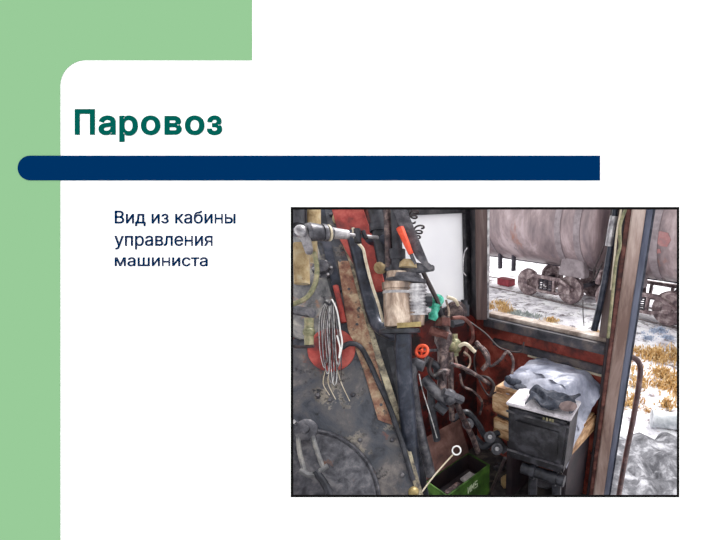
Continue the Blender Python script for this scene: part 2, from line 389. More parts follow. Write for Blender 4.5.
# corner post (dark half and brown half)
def lift(P, z=.985): return [p+Z*z for p in P]
t = Thing('trim_1', 'dark and brown corner post between the frosted window and the open window', None, kind='structure')
t.part('dark_post', MB().prism(lift([Q0+F*.0-G*.04, Q0+G*.02, V((-.052, 2.13, 0)), V((-.05, 2.27, 0))]), Z*.97), 'framedark', bevel=.004)
t.part('brown_post', MB().prism(lift([V((-.052, 2.13, 0)), V((.012, 2.13, 0)), V((.016, 2.27, 0)), V((-.05, 2.27, 0))]), Z*.97), 'framebrown', bevel=.004)
t.part('edge_strip', MB().prism([V((.0125, 2.15, .99)), V((.022, 2.15, .99)), V((.026, 2.2, .99)), V((.016, 2.2, .99))], Z*.96), 'steel')
h_ = [at(467, 248, 1.93), at(464, 254, 1.91), at(463, 270, 1.91), at(466, 276, 1.93)]
t.part('latch', MB().tube(h_, .003), 'steel')
t.done()
# window 2: open window with layered sill
t = Thing('window_2', 'open cab side window with layered wooden sill', None, kind='structure')
t.part('sill', wbox(MB(), .0, UE-.02, -.06, .012, .978, 1.0), 'sill', bevel=.004)
t.part('sill_rail', wbox(MB(), .0, UE-.02, .0, .05, .925, .978), 'beam', bevel=.005)
t.part('lower_rail', wbox(MB(), .05, UE-.02, .0, .022, .805, .85), 'beam', bevel=.004)
t.part('bead', wbox(MB(), .3, UE-.02, .0, .015, .79, .803), 'cream', bevel=.002)
t.part('right_jamb', wbox(MB(), UE-.075, UE-.03, -.04, .01, 1.0, 1.95), 'framebrown', bevel=.004)
t.done()
# big doorway post
PC = V((.655, 1.70, 0)); pu = V((.96, -.28, 0)).normalized(); pn = V((-.28, -.96, 0)).normalized()
t = Thing('trim_2', 'tall leaning pale doorway post with blue-grey outer edge', None, kind='structure')
def pbox(mb, a0, a1, b0, b1, z0=0, z1=1.95): return mb.box(PC+pu*((a0+a1)/2)+pn*((b0+b1)/2)+Z*((z0+z1)/2), pu*((a1-a0)/2), pn*((b1-b0)/2), Z*((z1-z0)/2))
t.part('post_core', pbox(MB(), -.038, .018, -.05, .02), 'post', bevel=.005)
t.part('inner_strip', pbox(MB(), -.058, -.038, -.05, .012), 'rust', bevel=.004)
t.part('dark_strip', pbox(MB(), -.072, -.058, -.05, .0), 'postdark', bevel=.003)
t.part('outer_edge', pbox(MB(), .018, .046, -.05, .012), 'postblue', bevel=.004)
t.part('outer_lip', pbox(MB(), .046, .056, -.06, .002), 'bluepipe', bevel=.003)
t.done()

# ================================================================ BACKHEAD
A_, B_, C_ = at(292, 494, 1.30), at(420, 494, 1.42), at(345, 208, 1.62)
BN = (B_-A_).cross(C_-A_).normalized()
if BN.dot(EYE-A_) < 0: BN = -BN
def bh(px, py, h=0): return on_plane(px, py, A_, BN) + BN*h
t = Thing('boiler_backhead', 'large sloping sooty grey boiler plate filling the left side of the cab', 'boiler')
poly = [bh(215, 180), bh(342, 180), bh(350, 250), bh(378, 350), bh(398, 420), bh(420, 494), bh(436, 545), bh(215, 545)]
back = -BN*.05 + V((-.02, .03, 0))
t.part('plate', MB().prism(poly, back), 'backhead', bevel=.004)
st = [bh(x, y, .006) for x, y in [(338, 200), (343, 235), (352, 262), (362, 300), (373, 340), (386, 380), (399, 420), (410, 460), (424, 510)]]
def ribbon(pts, w, h, side):
    mb = MB(); P = smooth_path(pts, 3); n = len(P)
    vs = []; fs = []
    for i, p in enumerate(P):
        tt = (P[min(i+1, n-1)]-P[max(i-1, 0)]).normalized(); s_ = tt.cross(BN).normalized()*w/2
        vs += [p-s_-BN*h, p+s_-BN*h, p+s_, p-s_]
    for i in range(n-1):
        for k in range(4): fs.append((i*4+k, i*4+(k+1) % 4, i*4+4+(k+1) % 4, i*4+4+k))
    fs += [(0, 1, 2, 3), tuple((n-1)*4+k for k in range(4))]
    return mb.add(vs, fs)
t.part('edge_strip', ribbon(st, .024, .012, 1), 'stripe')
t.part('dark_strap', ribbon([bh(x, y, .012) for x, y in [(319, 200), (326, 240), (334, 275), (338, 292)]], .034, .014, 1), 'bluepipe', bevel=.002)
t.part('cover_plate', MB().prism([bh(x, y, .004) for x, y in [(338, 262), (349, 262), (358, 296), (368, 330), (378, 368), (392, 425), (378, 420), (364, 372), (348, 330)]], BN*.006), 'redtan', label='patch of chipped red and cream paint')
t.part('upper_plate', MB().prism([bh(x, y, .002) for x, y in [(280, 236), (316, 240), (330, 290), (338, 318), (326, 338), (300, 340), (280, 332)]], BN*.008), 'lightiron', bevel=.003, label='paler grey worn plate')
for x, y in [(331, 215), (340, 262), (349, 290), (357, 325), (371, 372), (381, 405), (392, 440), (402, 475), (353, 395), (330, 400), (318, 395), (360, 440), (350, 470)]:
    t.part('rivet', MB().lathe(bh(x, y, .0), BN, [(0, .009), (.006, .009), (.01, .006), (.011, .001)], 8), 'iron')
t.done()
# firehole door at lower left
t = Thing('firehole_door', 'round grey firehole door with raised rim at lower left of the backhead', 'door')
c = bh(296, 512, .003)
t.part('door_disc', MB().lathe(c, BN, [(0, .27), (.012, .27), (.03, .23), (.034, .1), (.034, .001)], 48), 'iron')
t.part('rim', MB().torus(c+BN*.012, BN, .272, .008, 60), 'iron')
t.done()
# lever with round boss
d = 1.1
t = Thing('door_lever', 'grey lever with bolted round boss hanging over the firehole door', 'lever')
c = bh(309, 431, .085)
t.part('boss', MB().lathe(c-BN*.08, BN, [(0, .02), (.05, .02), (.052, .036), (.078, .036), (.082, .03), (.086, .014), (.1, .013), (.102, .001)], 24), 'iron')
t.part('bolt', MB().lathe(bh(298, 424, .0), BN, [(0, .006), (.09, .006), (.092, .008), (.1, .008), (.101, .001)], 6), 'steel')
k1, k2 = bh(303, 446, .085), bh(312, 446, .085)
y1, y2 = bh(307, 470, .085), bh(321, 468, .085)
t.part('fork', MB().tube([bh(302, 432, .08), bh(303, 450, .085), bh(308, 470, .085)], .0075, 8).tube([bh(315, 436, .08), bh(320, 452, .085), bh(325, 466, .085)], .0075, 8)
       .tube([bh(304, 469, .085), bh(315, 474, .088), bh(330, 465, .085)], .0095, 8), 'lightiron')
t.part('arm', MB().tube([bh(318, 470, .088), bh(328, 484, .085), bh(336, 505, .08)], .012, 10), 'dark')
t.done()
# steam valve at the top left
t = Thing('steam_valve', 'horizontal grey steam valve with ball-ended handle at the top left', 'valve')
d = 1.2
t.part('handle', MB().prism([at(296, 228, d-.01), at(307, 226, d-.01), at(312, 250, d-.01), at(310, 254, d-.01), at(305.5, 254, d-.01)], FW*.012), 'steel', bevel=.002)
t.part('ball', MB().ball(at(301, 231, d-.012), R_(6.2, d)), 'steel', label='bright round handle hub')
a, b = at(306, 232, d), at(332, 233, d+.06); L = (b-a).length; u_ = R_(1, d)
t.part('body', MB().lathe(a, b-a, [(0, 8*u_), (L*.12, 9*u_), (L*.12, 9.5*u_), (L*.5, 8.5*u_), (L*.62, 7.5*u_), (L*.62, 8.8*u_), (L*.76, 8.8*u_), (L*.78, 6.5*u_), (L, 6.5*u_)], 20), 'iron')
t.part('collar', MB().cyl(a.lerp(b, .82), a.lerp(b, .9), 8.4*u_), 'cream')
t.part('spindle', MB().lathe(b, at(363, 236, d+.16)-b, [(0, 6*u_), (.06, 5*u_), (.062, 2*u_), (.19, 2*u_)], 12), 'steel')
t.part('end_nut', MB().cyl(at(357, 229, d+.14), at(358, 243, d+.14), 4*u_, seg=6).cyl(at(363, 231, d+.15), at(366, 239, d+.15), 2.6*u_, seg=8), 'dark')
t.part('stub', MB().cyl(at(313, 240, d+.02), at(314, 262, d+.06), 4*u_), 'tan')
t.done()
single('lagged_pipe', 'upright tan lagged pipe above the steam valve', 'pipe', MB().tube([at(314, 195, 1.32), at(314, 232, 1.3)], R_(6.5, 1.3), 14, 0), 'tan')
single('lagged_pipe', 'pale tan lagged stub below the ball-ended handle', 'pipe', MB().tube([at(301, 244, 1.3), at(302, 284, 1.3)], R_(7.5, 1.3), 14, 3), 'tan')
single('dark_upright', 'thick dark upright pipe in the top left corner', 'pipe', MB().tube([at(299, 196, 1.3), at(299, 226, 1.28)], R_(7, 1.3), 12, 0), 'dark')
single('drain_pipe', 'thin pale grey pipe curving down from the steam valve', 'pipe',
       MB().tube([at(314, 252, 1.22), at(317, 268, 1.22), at(315, 284, 1.22), at(306, 298, 1.21), at(288, 306, 1.2)], R_(2.4, 1.2), 10), 'greenbrz')
t = Thing('pipe_flange', 'grey bolted flange on the backhead under the steam valve', 'flange')
c = bh(323, 270, .0)
t.part('disc', MB().lathe(c, BN, [(0, .04), (.012, .04), (.014, .026), (.04, .024), (.042, .001)], 24), 'iron')
mb = MB()
u1, w1 = frame_of(BN)
for k in range(6): t.part('bolt', MB().lathe(c+(u1*cos(k*pi/3)+w1*sin(k*pi/3))*.032, BN, [(0, .006), (.02, .006), (.021, .001)], 6), 'steel')
t.done()
t = Thing('small_cock', 'small tan and green cock at the left edge of the backhead', 'valve')
t.part('body', MB().cyl(at(309, 318, 1.26), at(309, 345, 1.26), R_(4.5, 1.26)).ball(at(309, 332, 1.26), R_(6, 1.26)), 'greenbrz')
t.part('lever', MB().tube([at(285, 345, 1.25), at(300, 347, 1.25), at(314, 346, 1.25)], R_(1.6, 1.25)), 'darkwire')
t.part('stub', MB().cyl(at(294, 310, 1.3), at(312, 313, 1.26), R_(5, 1.26)), 'iron'); t.done()

# red bracket / dark strap behind the column
t = Thing('red_bracket', 'long sloping red painted plate at the top between valve and column', 'bracket')
t.part('plate', MB().prism([at(328, 196, 1.56), at(358, 196, 1.56), at(368, 225, 1.56), at(386, 290, 1.54), at(376, 292, 1.54), at(352, 262, 1.55), at(340, 240, 1.55)], FW*.02), 'red', bevel=.003)
t.part('knob', MB().ball(at(335.5, 219, 1.58), R_(3.2, 1.6), 10, (1, 1, 1.5)), 'tan'); t.done()
single('blue_black_pipe', 'thick blue-black pipe sloping down beside the cream edge to the column', 'pipe',
       MB().tube([at(352, 232, 1.56), at(360, 262, 1.55), at(368, 295, 1.52), at(376, 322, 1.5), at(388, 332, 1.48), at(400, 336, 1.46)], R_(6.8, 1.52), 14), 'bluepipe')
single('side_plate', 'dark sooty plate standing between the backhead edge and the column', 'plate',
       MB().prism([at(352, 258, 1.575), at(400, 258, 1.60), at(404, 340, 1.60), at(412, 430, 1.60), at(424, 500, 1.58), at(416, 500, 1.56), at(392, 410, 1.56), at(372, 340, 1.57)], FW*.015), 'dark')
single('dark_rail', 'narrow dark rail sloping from the column foot to the toolbox', 'rail',
       MB().prism([at(386, 348, 1.5), at(393, 346, 1.5), at(424, 470, 1.5), at(432, 520, 1.5), at(422, 520, 1.5), at(414, 470, 1.5)], FW*.02), 'dark', bevel=.003)
single('copper_tube', 'thin cream tube bending from the valve spindle down to the blue-black pipe', 'tube',
       MB().tube([at(353, 228, 1.42), at(356, 240, 1.42), at(363, 249, 1.42), at(366, 262, 1.42), at(372, 285, 1.43), at(379, 306, 1.44), at(383, 322, 1.46)], R_(1.5, 1.42), 8), 'cream')
single('dark_upright', 'thick black upright cylinder filling the dark area between the red plate and the pump stem', 'pipe', MB().tube([at(372, 192, 1.52), at(379, 230, 1.52), at(386, 272, 1.52)], R_(7.5, 1.52), 14, 2).cyl(at(378, 224, 1.52), at(379, 232, 1.52), R_(9, 1.52)), 'dark')  # black cylinder put in to fill the dark area beside the stem
single('cross_pipe', 'short dark horizontal pipe from red bracket to the column head', 'pipe',
       MB().tube([at(362, 242, 1.58), at(372, 241, 1.56), at(392, 239, 1.46)], R_(5, 1.5), 12), 'bluepipe')
single('brass_knob', 'round orange-tan knob left of the column head', 'knob', MB().ball(at(380, 268, 1.5), R_(6.2, 1.5)).cyl(at(380, 268, 1.5), at(388, 266, 1.5), R_(3, 1.5)), 'tan')

# ---------------------------------------------------------------- lubricator column
d = 1.42; u_ = R_(1, d)
t = Thing('column_pump', 'upright bronze and grey pump cylinder on a pipe column', 'pump')
a, b = at(400, 333, d), at(398, 272, d-.01); L = (b-a).length; ax = (b-a).normalized()
def lz(y): return (333-y)/61*L
t.part('barrel', MB().lathe(a, ax, [(lz(327), 14*u_), (lz(326), 15*u_), (lz(290), 15*u_), (lz(289), 16*u_), (lz(283), 16*u_), (lz(282), 13*u_), (lz(276), 11*u_), (lz(272), 11*u_)], 28), 'bronze')
t.part('band', MB().lathe(a, ax, [(lz(294), 15.6*u_), (lz(291.5), 15.6*u_)], 28), 'steel')
t.part('flange', MB().lathe(a, ax, [(lz(334), 12*u_), (lz(333), 20*u_), (lz(329), 20*u_), (lz(328), 15*u_)], 28), 'dark')
t.part('nameplate', MB().prism([at(397, 323, d-.065), at(421, 321.5, d-.06), at(421, 326.5, d-.06), at(397, 328, d-.065)], FW*.006), 'brass')
t.part('head', MB().lathe(at(406, 284, d), UP, [(0, 19*u_), (2*u_, 20*u_), (4*u_, 20*u_), (5*u_, 16*u_), (9*u_, 15*u_), (10*u_, 9*u_)], 28), 'iron', bevel=0)
t.part('side_flange', MB().cyl(at(424, 300, d), at(431, 300, d+.01), 7*u_, seg=8), 'dark')
mb = MB(); c0 = at(417.5, 315, d); c1 = at(416, 284, d-.01); L2 = (c1-c0).length
prof = []
for k in range(9): prof += [(L2*k/9, 10.5*u_), (L2*(k+.5)/9, 10.5*u_), (L2*(k+.5)/9, 9.2*u_), (L2*(k+1)/9, 9.2*u_)]
t.part('ribbed_cylinder', mb.lathe(c0, c1-c0, prof, 20), 'steel')
t.part('side_body', MB().cyl(at(416, 325, d), at(416, 312, d), 8*u_, 9.5*u_), 'bronze')
t.part('stem', MB().lathe(b, ax, [(0, 9*u_), (6*u_, 9*u_), (6*u_, 7*u_), (12*u_, 7*u_), (12*u_, 8*u_), (22*u_, 8*u_), (22*u_, 5.2*u_), (72*u_, 5.2*u_)], 16), 'dark')
t.part('side_rod', MB().cyl(at(389, 268, d-.02), at(387, 200, d), 3.6*u_), 'maroon')
t.part('lever_plate', MB().prism([at(385, 268, d-.03), at(392, 262, d-.03), at(414, 262, d-.03), at(434, 265, d-.03), at(434, 270, d-.03), at(416, 273, d-.03), at(404, 276, d-.03), at(388, 275, d-.03)], FW*.02), 'iron', bevel=.003)
t.part('cap', MB().lathe(at(408, 268, d-.03), UP, [(0, 9*u_), (5*u_, 8*u_), (8*u_, 5*u_)], 16), 'tan')
t.part('column', MB().tube([at(403, 334, d), at(404, 370, d+.01), at(407, 410, d+.03), at(411, 462, d+.06), at(413, 500, d+.08)], 8.4*u_, 16), 'bluepipe')
t.done()
single('sloping_arm', 'grey flat arm sloping across the front window onto the pump head', 'arm',
       MB().prism([at(386, 198, 1.38), at(402, 198, 1.38), at(414, 228, 1.37), at(428, 262, 1.36), at(435, 268, 1.36), at(430, 271, 1.36), at(416, 258, 1.37), at(404, 236, 1.38)], FW*.014), 'iron', bevel=.003)
single('black_stay', 'thin black stay running from the pump lever down the window edge', 'stay', MB().tube([at(420, 266, 1.5), at(437, 300, 1.55), at(440, 308, 1.56)], R_(2.4, 1.5), 8, 0), 'darkwire')
t = Thing('red_lever', 'bright red tapered handle leaning against the grey sloping arm', 'handle')
t.part('grip', MB().tube([at(400, 228, 1.35), at(406, 242, 1.35), at(411, 254, 1.36)], (R_(4, 1.35), R_(2.6, 1.35)), 10), 'orange')
t.part('shank', MB().cyl(at(411, 254, 1.36), at(415, 264, 1.38), R_(2, 1.35)), 'iron'); t.done()
mb = MB()
for (x0, y0, x1, y1, R) in [(411, 222, 417, 206, 4.2), (414, 242, 420, 226, 4.5)]:
    P = []
    for k in range(40):
        s_ = k/39; a_ = s_*2*pi*3.2; P.append(at(x0+(x1-x0)*s_+R*cos(a_), y0+(y1-y0)*s_+R*.6*sin(a_), 1.45+.01*sin(a_)))
    mb.tube(P, R_(.9, 1.45), 6, 0)
P0 = mb.v[0:1]
single('coiled_wire', 'curled dark wire hanging in front of the frosted window', 'wire', mb, 'darkwire')

# ---------------------------------------------------------------- hanging wires
t = Thing('red_disc', 'round worn red plate on the backhead behind the hanging wires', 'plate')
t.part('disc', MB().lathe(bh(332, 350, .0), BN, [(0, .085), (.01, .085), (.014, .075), (.015, .001)], 30), 'red')
t.part('red_stud', MB().tube([bh(336, 288, .02), bh(340, 305, .022), bh(344, 324, .02)], .011, 8), 'red'); t.done()
t = Thing('wire_bundle', 'bundle of thin wires hanging over the red disc', 'wires')
t.part('hook', MB().tube([bh(325, 306, 0), bh(326, 306, .04), bh(331, 309, .05), bh(334, 303, .04)], .005, 8), 'dark')
for k in range(14):
    x = 323+k*1.15; dx = random.uniform(-2, 2); h = .03+.004*(k % 3)
    bot = random.uniform(366, 388)
    P = [bh(328+k*.5, 304, .045), bh(x-2, 320, h+.012), bh(x+dx-2, 345, h), bh(x+dx, bot-8, h), bh(x+dx+3, bot, h), bh(x+dx+5, bot-12, h+.004), bh(x+3, 330, h+.01), bh(331+k*.4, 306, .045)]
    t.part('wire', MB().tube(P, .0012 if k % 2 else .0017, 5), ('wire', 'darkwire', 'steel', 'iron')[k % 4])
t.part('wire', MB().tube([bh(333, 304, .05), bh(338, 316, .06), bh(341, 334, .06), bh(343, 348, .06), bh(340, 362, .06), bh(341, 352, .062), bh(338, 340, .06)], .0030, 6), 'whitewire', label='white wire')
for (x0, x1, x2, y2) in [(330, 329, 336, 400), (338, 342, 350, 402), (326, 324, 330, 396)]:
    t.part('loose_end', MB().tube([bh(x0, 372, .03), bh(x1, 385, .03), bh(x2, y2, .02)], .0016, 5), 'cream')
t.done()
single('black_hose', 'black bent pipe arching from the red disc down along the backhead', 'pipe',
       MB().tube([bh(342, 350, .03), bh(350, 346, .035), bh(360, 349, .035), bh(368, 362, .035), bh(378, 384, .035), bh(388, 406, .035), bh(400, 440, .035), bh(412, 480, .03)], R_(2.8, 1.4), 10), 'dark')

# ---------------------------------------------------------------- valve cluster on the right of the column
d = 1.62; u_ = R_(1, d)
t = Thing('teal_valve', 'valve with teal painted knob below the frosted window', 'valve')
t.part('knob', MB().ball(at(438, 300, d-.05), 6*u_, 10, (1, .8, 1)).ball(at(431, 305, d-.06), 3.6*u_, 8).lathe(at(437, 304, d-.06), at(432, 320, d-.06)-at(437, 304, d-.06), [(0, 5*u_), (8*u_, 3.4*u_), (12*u_, 5*u_), (16*u_, 3.6*u_)], 10), 'teal')
t.part('stem', MB().cyl(at(438, 302, d-.05), at(441, 318, d), 3*u_), 'dark')
t.part('body', MB().lathe(at(442, 396, d), at(444, 314, d)-at(442, 396, d), [(0, 5*u_), (20*u_, 5*u_), (22*u_, 8*u_), (26*u_, 8*u_), (28*u_, 5*u_), (48*u_, 6*u_), (54*u_, 9*u_), (62*u_, 9*u_), (66*u_, 6*u_), (80*u_, 5*u_)], 14), 'maroon')
t.part('hex_nut', MB().cyl(at(443, 326, d-.02), at(443, 318, d-.02), 8*u_, seg=6).cyl(at(430, 330, d-.03), at(448, 336, d-.03), 4.4*u_, seg=6), 'rust')
t.done()
t = Thing('red_handwheel', 'small orange-red handwheel right of the pump column', 'handwheel')
c = at(422, 351, 1.5); wn = (EYE-c).normalized()*.8+V((-.3, 0, .3)); wn.normalize()
t.part('rim', MB().torus(c, wn, .0235, .0065, 20), 'orange')
mb = MB(); u1, w1 = frame_of(wn)
for k in range(4): mb.cyl(c, c+(u1*cos(k*pi/2)+w1*sin(k*pi/2))*.023, .004, seg=6)
mb.ball(c, .009, 10)
t.part('spokes', mb, 'orange'); t.part('spindle', MB().cyl(c, at(438, 350, d), .006), 'iron'); t.done()
t = Thing('bronze_cock', 'greenish bronze cock with a pale handle against the red wall', 'valve')
t.part('body', MB().ball(at(455, 346, 1.75), R_(7, 1.75), 12, (1, 1, 1.2)).cyl(at(444, 345, 1.66), at(455, 346, 1.75), R_(4, 1.7)).cyl(at(455, 356, 1.76), at(454, 334, 1.75), R_(4, 1.75), seg=6), 'greenbrz')
t.part('handle', MB().tube([at(459, 346, 1.73), at(466, 344, 1.72), at(475, 352, 1.74)], R_(2, 1.73), 8), 'cream'); t.done()
t = Thing('gauge_body', 'dark maroon round fitting at the foot of the corner post', 'fitting')
t.part('body', MB().lathe(at(456, 312, 1.9), (EYE-at(456, 312, 1.9)), [(0, .05), (.04, .055), (.045, .04), (.07, .034), (.072, .001)], 20), 'maroon')
t.part('union', MB().cyl(at(452, 324, 1.8), at(462, 322, 1.85), R_(4, 1.8), seg=6), 'dark'); t.done()
def pipe(name, label, pts, rpx, m, cat='pipe', seg=8): return single(name, label, cat, MB().tube([at(*p) for p in pts], R_(rpx, pts[0][2]), seg), m)
pipe('rusty_pipe', 'rusty pipe arching over the red wall under the corner post', [(452, 318, 1.72), (463, 318, 1.76), (471, 326, 1.8), (473, 338, 1.84), (468, 346, 1.86), (465, 356, 1.88)], 2, 'rust')
pipe('rusty_pipe', 'rusty wavy pipe crossing the middle of the red wall', [(470, 350, 1.88), (480, 346, 1.86), (488, 354, 1.84), (490, 366, 1.84), (500, 360, 1.84), (507, 352, 1.86), (513, 360, 1.84), (512, 374, 1.82)], 1.6, 'maroon')
pipe('rusty_pipe', 'rusty pipe ending at the cushion edge', [(466, 372, 1.82), (478, 376, 1.8), (488, 378, 1.78), (494, 386, 1.78), (490, 396, 1.82)], 1.6, 'darkwire')
pipe('lever_rod', 'dull grey rod pointing from the valves towards the red wall', [(450, 364, 1.66), (464, 368, 1.7), (482, 379, 1.75), (489, 384, 1.78)], 2.1, 'maroon', 'rod')
pipe('lever_rod', 'thin bent dark rod on the red wall below the window rail', [(476, 342, 1.86), (484, 352, 1.84), (488, 362, 1.82), (482, 370, 1.82)], 2.4, 'maroon', 'rod')
pipe('thin_cable', 'thin dark cable looping across the red wall', [(470, 322, 1.98), (486, 334, 1.96), (500, 348, 1.94), (520, 352, 1.9), (524, 342, 1.9)], .9, 'darkwire', 'cable')
pipe('thin_cable', 'thin dark cable drooping from the valves to the bench', [(478, 345, 1.9), (474, 362, 1.9), (479, 380, 1.9), (488, 395, 1.9), (496, 392, 1.86)], .8, 'darkwire', 'cable')
pipe('elbow_pipe', 'thick grey elbow pipe beside the column foot', [(424, 366, 1.5), (415, 364, 1.5), (411, 374, 1.5), (413, 396, 1.52), (419, 430, 1.58), (430, 474, 1.66)], 6.2, 'iron', seg=14)
t = Thing('drain_cock', 'dark grey jointed drain cock with ball joint above the toolbox', 'valve')
t.part('arm', MB().tube([at(424, 378, 1.6), at(434, 390, 1.6), at(447, 402, 1.62)], R_(5.6, 1.6), 12), 'iron')
t.part('joint', MB().ball(at(449, 397, 1.62), R_(8.5, 1.62), 14).cyl(at(443, 392, 1.58), at(462, 400, 1.64), R_(4.5, 1.6), seg=6), 'iron')
t.part('nut', MB().cyl(at(436, 404, 1.6), at(446, 412, 1.6), R_(5, 1.6), seg=6), 'dark')
t.part('outlet', MB().tube([at(456, 402, 1.64), at(462, 416, 1.7), at(472, 436, 1.8), at(478, 452, 1.88)], R_(3, 1.7), 10), 'maroon'); t.done()
pipe('bright_rod', 'thin bright rod hanging between column foot and drain cock', [(419, 374, 1.46), (423, 392, 1.48), (430, 414, 1.5), (437, 438, 1.54)], .5, 'wire', 'rod')
pipe('black_lever', 'black curved lever under the red handwheel', [(432, 358, 1.55), (429, 368, 1.55), (433, 376, 1.56), (441, 372, 1.58), (444, 380, 1.6)], 2.2, 'darkwire', 'lever')
pipe('upright_pipe', 'brown upright pipe right of the valve body', [(451, 352, 1.72), (451, 372, 1.73), (451, 392, 1.74), (452, 420, 1.78)], 3, 'maroon')
pipe('upright_pipe', 'dark upright pipe behind the lifted toolbox lid', [(431, 382, 1.7), (432, 410, 1.74), (437, 440, 1.8)], 4, 'dark')
pipe('floor_pipe', 'dark pipe lying low along the foot of the red wall', [(452, 420, 1.95), (466, 412, 1.96), (478, 424, 1.98), (486, 436, 2.0), (500, 432, 2.0)], 3.2, 'dark')
pipe('floor_pipe', 'dark pipe stub behind the green toolbox', [(474, 438, 2.02), (484, 446, 2.02), (496, 440, 2.0), (506, 452, 1.98)], 4, 'dark')
for (x, y, lab) in [(490, 437, 'grey pipe joint on the floor pipe nearest the red wall'), (497, 449, 'grey pipe joint close to the black box'), (468, 424, 'grey pipe joint by the brown lever pipe')]:
    t = Thing('pipe_joint', lab, 'fitting', 'joints along the floor pipes')
    c = at(x, y, 1.96); dv = (EYE-c).normalized()
    t.part('collar', MB().lathe(c, dv, [(0, .03), (.03, .03), (.03, .022), (.05, .022), (.051, .001)], 14), 'iron')
    t.part('plug', MB().lathe(c+dv*.05, dv, [(0, .012), (.014, .01), (.015, .001)], 6), 'steel'); t.done()

single('hex_plug', 'dark hexagonal plug beside the corner post foot above the rusty pipe', 'plug', MB().cyl(at(464, 305, 1.93), at(464, 316, 1.93), R_(6, 1.93), seg=6).cyl(at(464, 300, 1.93), at(464, 306, 1.93), R_(3.5, 1.93)), 'dark')
pipe('copper_line', 'thin reddish copper line dropping behind the teal knob', [(446, 300, 1.72), (449, 312, 1.72), (447, 326, 1.72), (450, 340, 1.73), (447, 352, 1.72)], 1.2, 'bronze')
pipe('copper_line', 'thin brown line looping below the bronze cock', [(455, 354, 1.76), (458, 366, 1.78), (468, 368, 1.8), (470, 358, 1.82), (464, 352, 1.8)], 1.2, 'bronze')
pipe('copper_line', 'thin brown line hooked under the dull grey rod', [(460, 374, 1.76), (463, 386, 1.78), (473, 391, 1.8), (482, 402, 1.84), (480, 414, 1.88)], 1.3, 'maroon')
pipe('white_tube', 'short pale tube leaning beside the teal knob', [(447, 297, 1.7), (455, 300, 1.72), (458, 305, 1.76)], 1.8, 'cream', 'tube')
t = Thing('elbow_fitting', 'dark elbow fitting between the pump column and the drain cock', 'fitting')
t.part('elbow', MB().tube([at(428, 362, 1.58), at(436, 366, 1.6), at(438, 378, 1.62)], R_(4, 1.6), 10), 'dark')
t.part('nut', MB().cyl(at(425, 360, 1.57), at(430, 363, 1.58), R_(5.5, 1.57), seg=6), 'iron'); t.done()

# ================================================================ BENCH, COVER, BLACK BOX
t = Thing('bench', 'dark seat bench with tan wooden side boards against the red wall', 'bench')
for u_a in (.36, .69):
    t.part('support', wbox(MB(), u_a, u_a+.04, .03, .30, 0, .47), 'postdark', bevel=.004)
t.part('lower_board', wbox(MB(), .335, .75, .025, .40, .47, .585), 'cushion', bevel=.01)
t.part('upper_board', wbox(MB(), .325, .70, .025, .41, .61, .765), 'cushion', bevel=.02)
t.part('gap_strip', wbox(MB(), .35, .72, .03, .38, .585, .61), 'postdark')
t.done()
rnd = random.Random(3)
ph = [(rnd.uniform(4, 16), rnd.uniform(4, 16), rnd.uniform(0, 6), rnd.uniform(.3, 1)) for _ in range(8)]
def wr(u, v): return sum(a*sin(x*u+y*v+p) for x, y, p, a in ph)/8
def tarp(a, b):
    u = .345+a*.42; n = .02+b*(.38+.06*a)
    z = .80+.02*wr(a*1.3, b*1.3)+.018*abs(wr(b*2.2+3, a*2.2))+.01*wr(a*4, b*4) + .035*sin(min(1, a*1.1)*pi)*sin(min(1, b*1.2)*pi)
    if b > .72: z -= (b-.72)**1.2*.30
    if a > .8: z -= (a-.8)*1.0*(.35+b)
    if a < .06: z -= (.06-a)*.5
    u += .012*wr(b*2, a); n += .012*wr(a*2, b)+(-.06*a if b > .6 else 0)
    return W(u, n, z)
single('seat_cover', 'crumpled pale blue-grey cover draped over the bench', 'cover', MB().sheet(tarp, 46, 40, V((0, 0, -.006))), 'tarp', angle=70)

# black box
t = Thing('black_box', 'black enamelled metal box on a stand in front of the bench', 'box')
TL, TR, BL, BR = at(507.5, 392, 1.72), at(571, 400, 1.62), at(506, 458, 1.73), at(572, 474, 1.63)
zt = .80
c0 = on_z(507.5, 402, .80); c1 = on_z(570, 418, .80)
ex = (c1-c0); Wd = ex.length; ex.normalize(); ey = Z.cross(ex).normalized()
if ey.y < 0: ey = -ey
def bx(a, b, z): return c0 + ex*a*Wd + ey*b + Z*(z-.80)
DP = .16
def bbox(mb, a0, a1, b0, b1, z0, z1, tap=0): return mb.hexa([bx(a0+tap, b0, z0), bx(a1-tap, b0, z0), bx(a1-tap, b1, z0), bx(a0+tap, b1, z0), bx(a0, b0, z1), bx(a1, b0, z1), bx(a1, b1, z1), bx(a0, b1, z1)])
t.part('body', bbox(MB(), 0, 1, 0, DP, .50, .785, .03), 'boxblack', bevel=.01)
t.part('lid', bbox(MB(), -.02, 1.02, -.006, DP+.004, .785, .80), 'boxtop', bevel=.004, label='dusty pale lid')
t.part('rim_band', bbox(MB(), -.012, 1.012, -.008, 0, .752, .762), 'iron', bevel=.002)
t.part('lower_band', bbox(MB(), .02, .98, -.008, 0, .545, .555), 'iron', bevel=.002)
t.part('front_panel', bbox(MB(), .14, .86, -.005, .0, .60, .72), 'boxblack', bevel=.003)
mb = MB()
for k, (a0, z0, z1) in enumerate([(.60, .765, .775), (.65, .762, .778), (.70, .766, .776), (.74, .763, .778)]): bbox(mb, a0, a0+.03, -.010, -.006, z0, z1)
t.part('plate', mb, 'greenbrz')
mb = MB(); t.part('trunnion', mb.cyl(bx(.28, .01, .462), bx(1.0, .01, .462), .027).cyl(bx(.44, .01, .462), bx(.52, .01, .462), .036).cyl(bx(.80, .01, .462), bx(.88, .01, .462), .034), 'dark')
t.part('bracket', bbox(MB(), .25, .82, .03, .14, .49, .505), 'dark', bevel=.003)
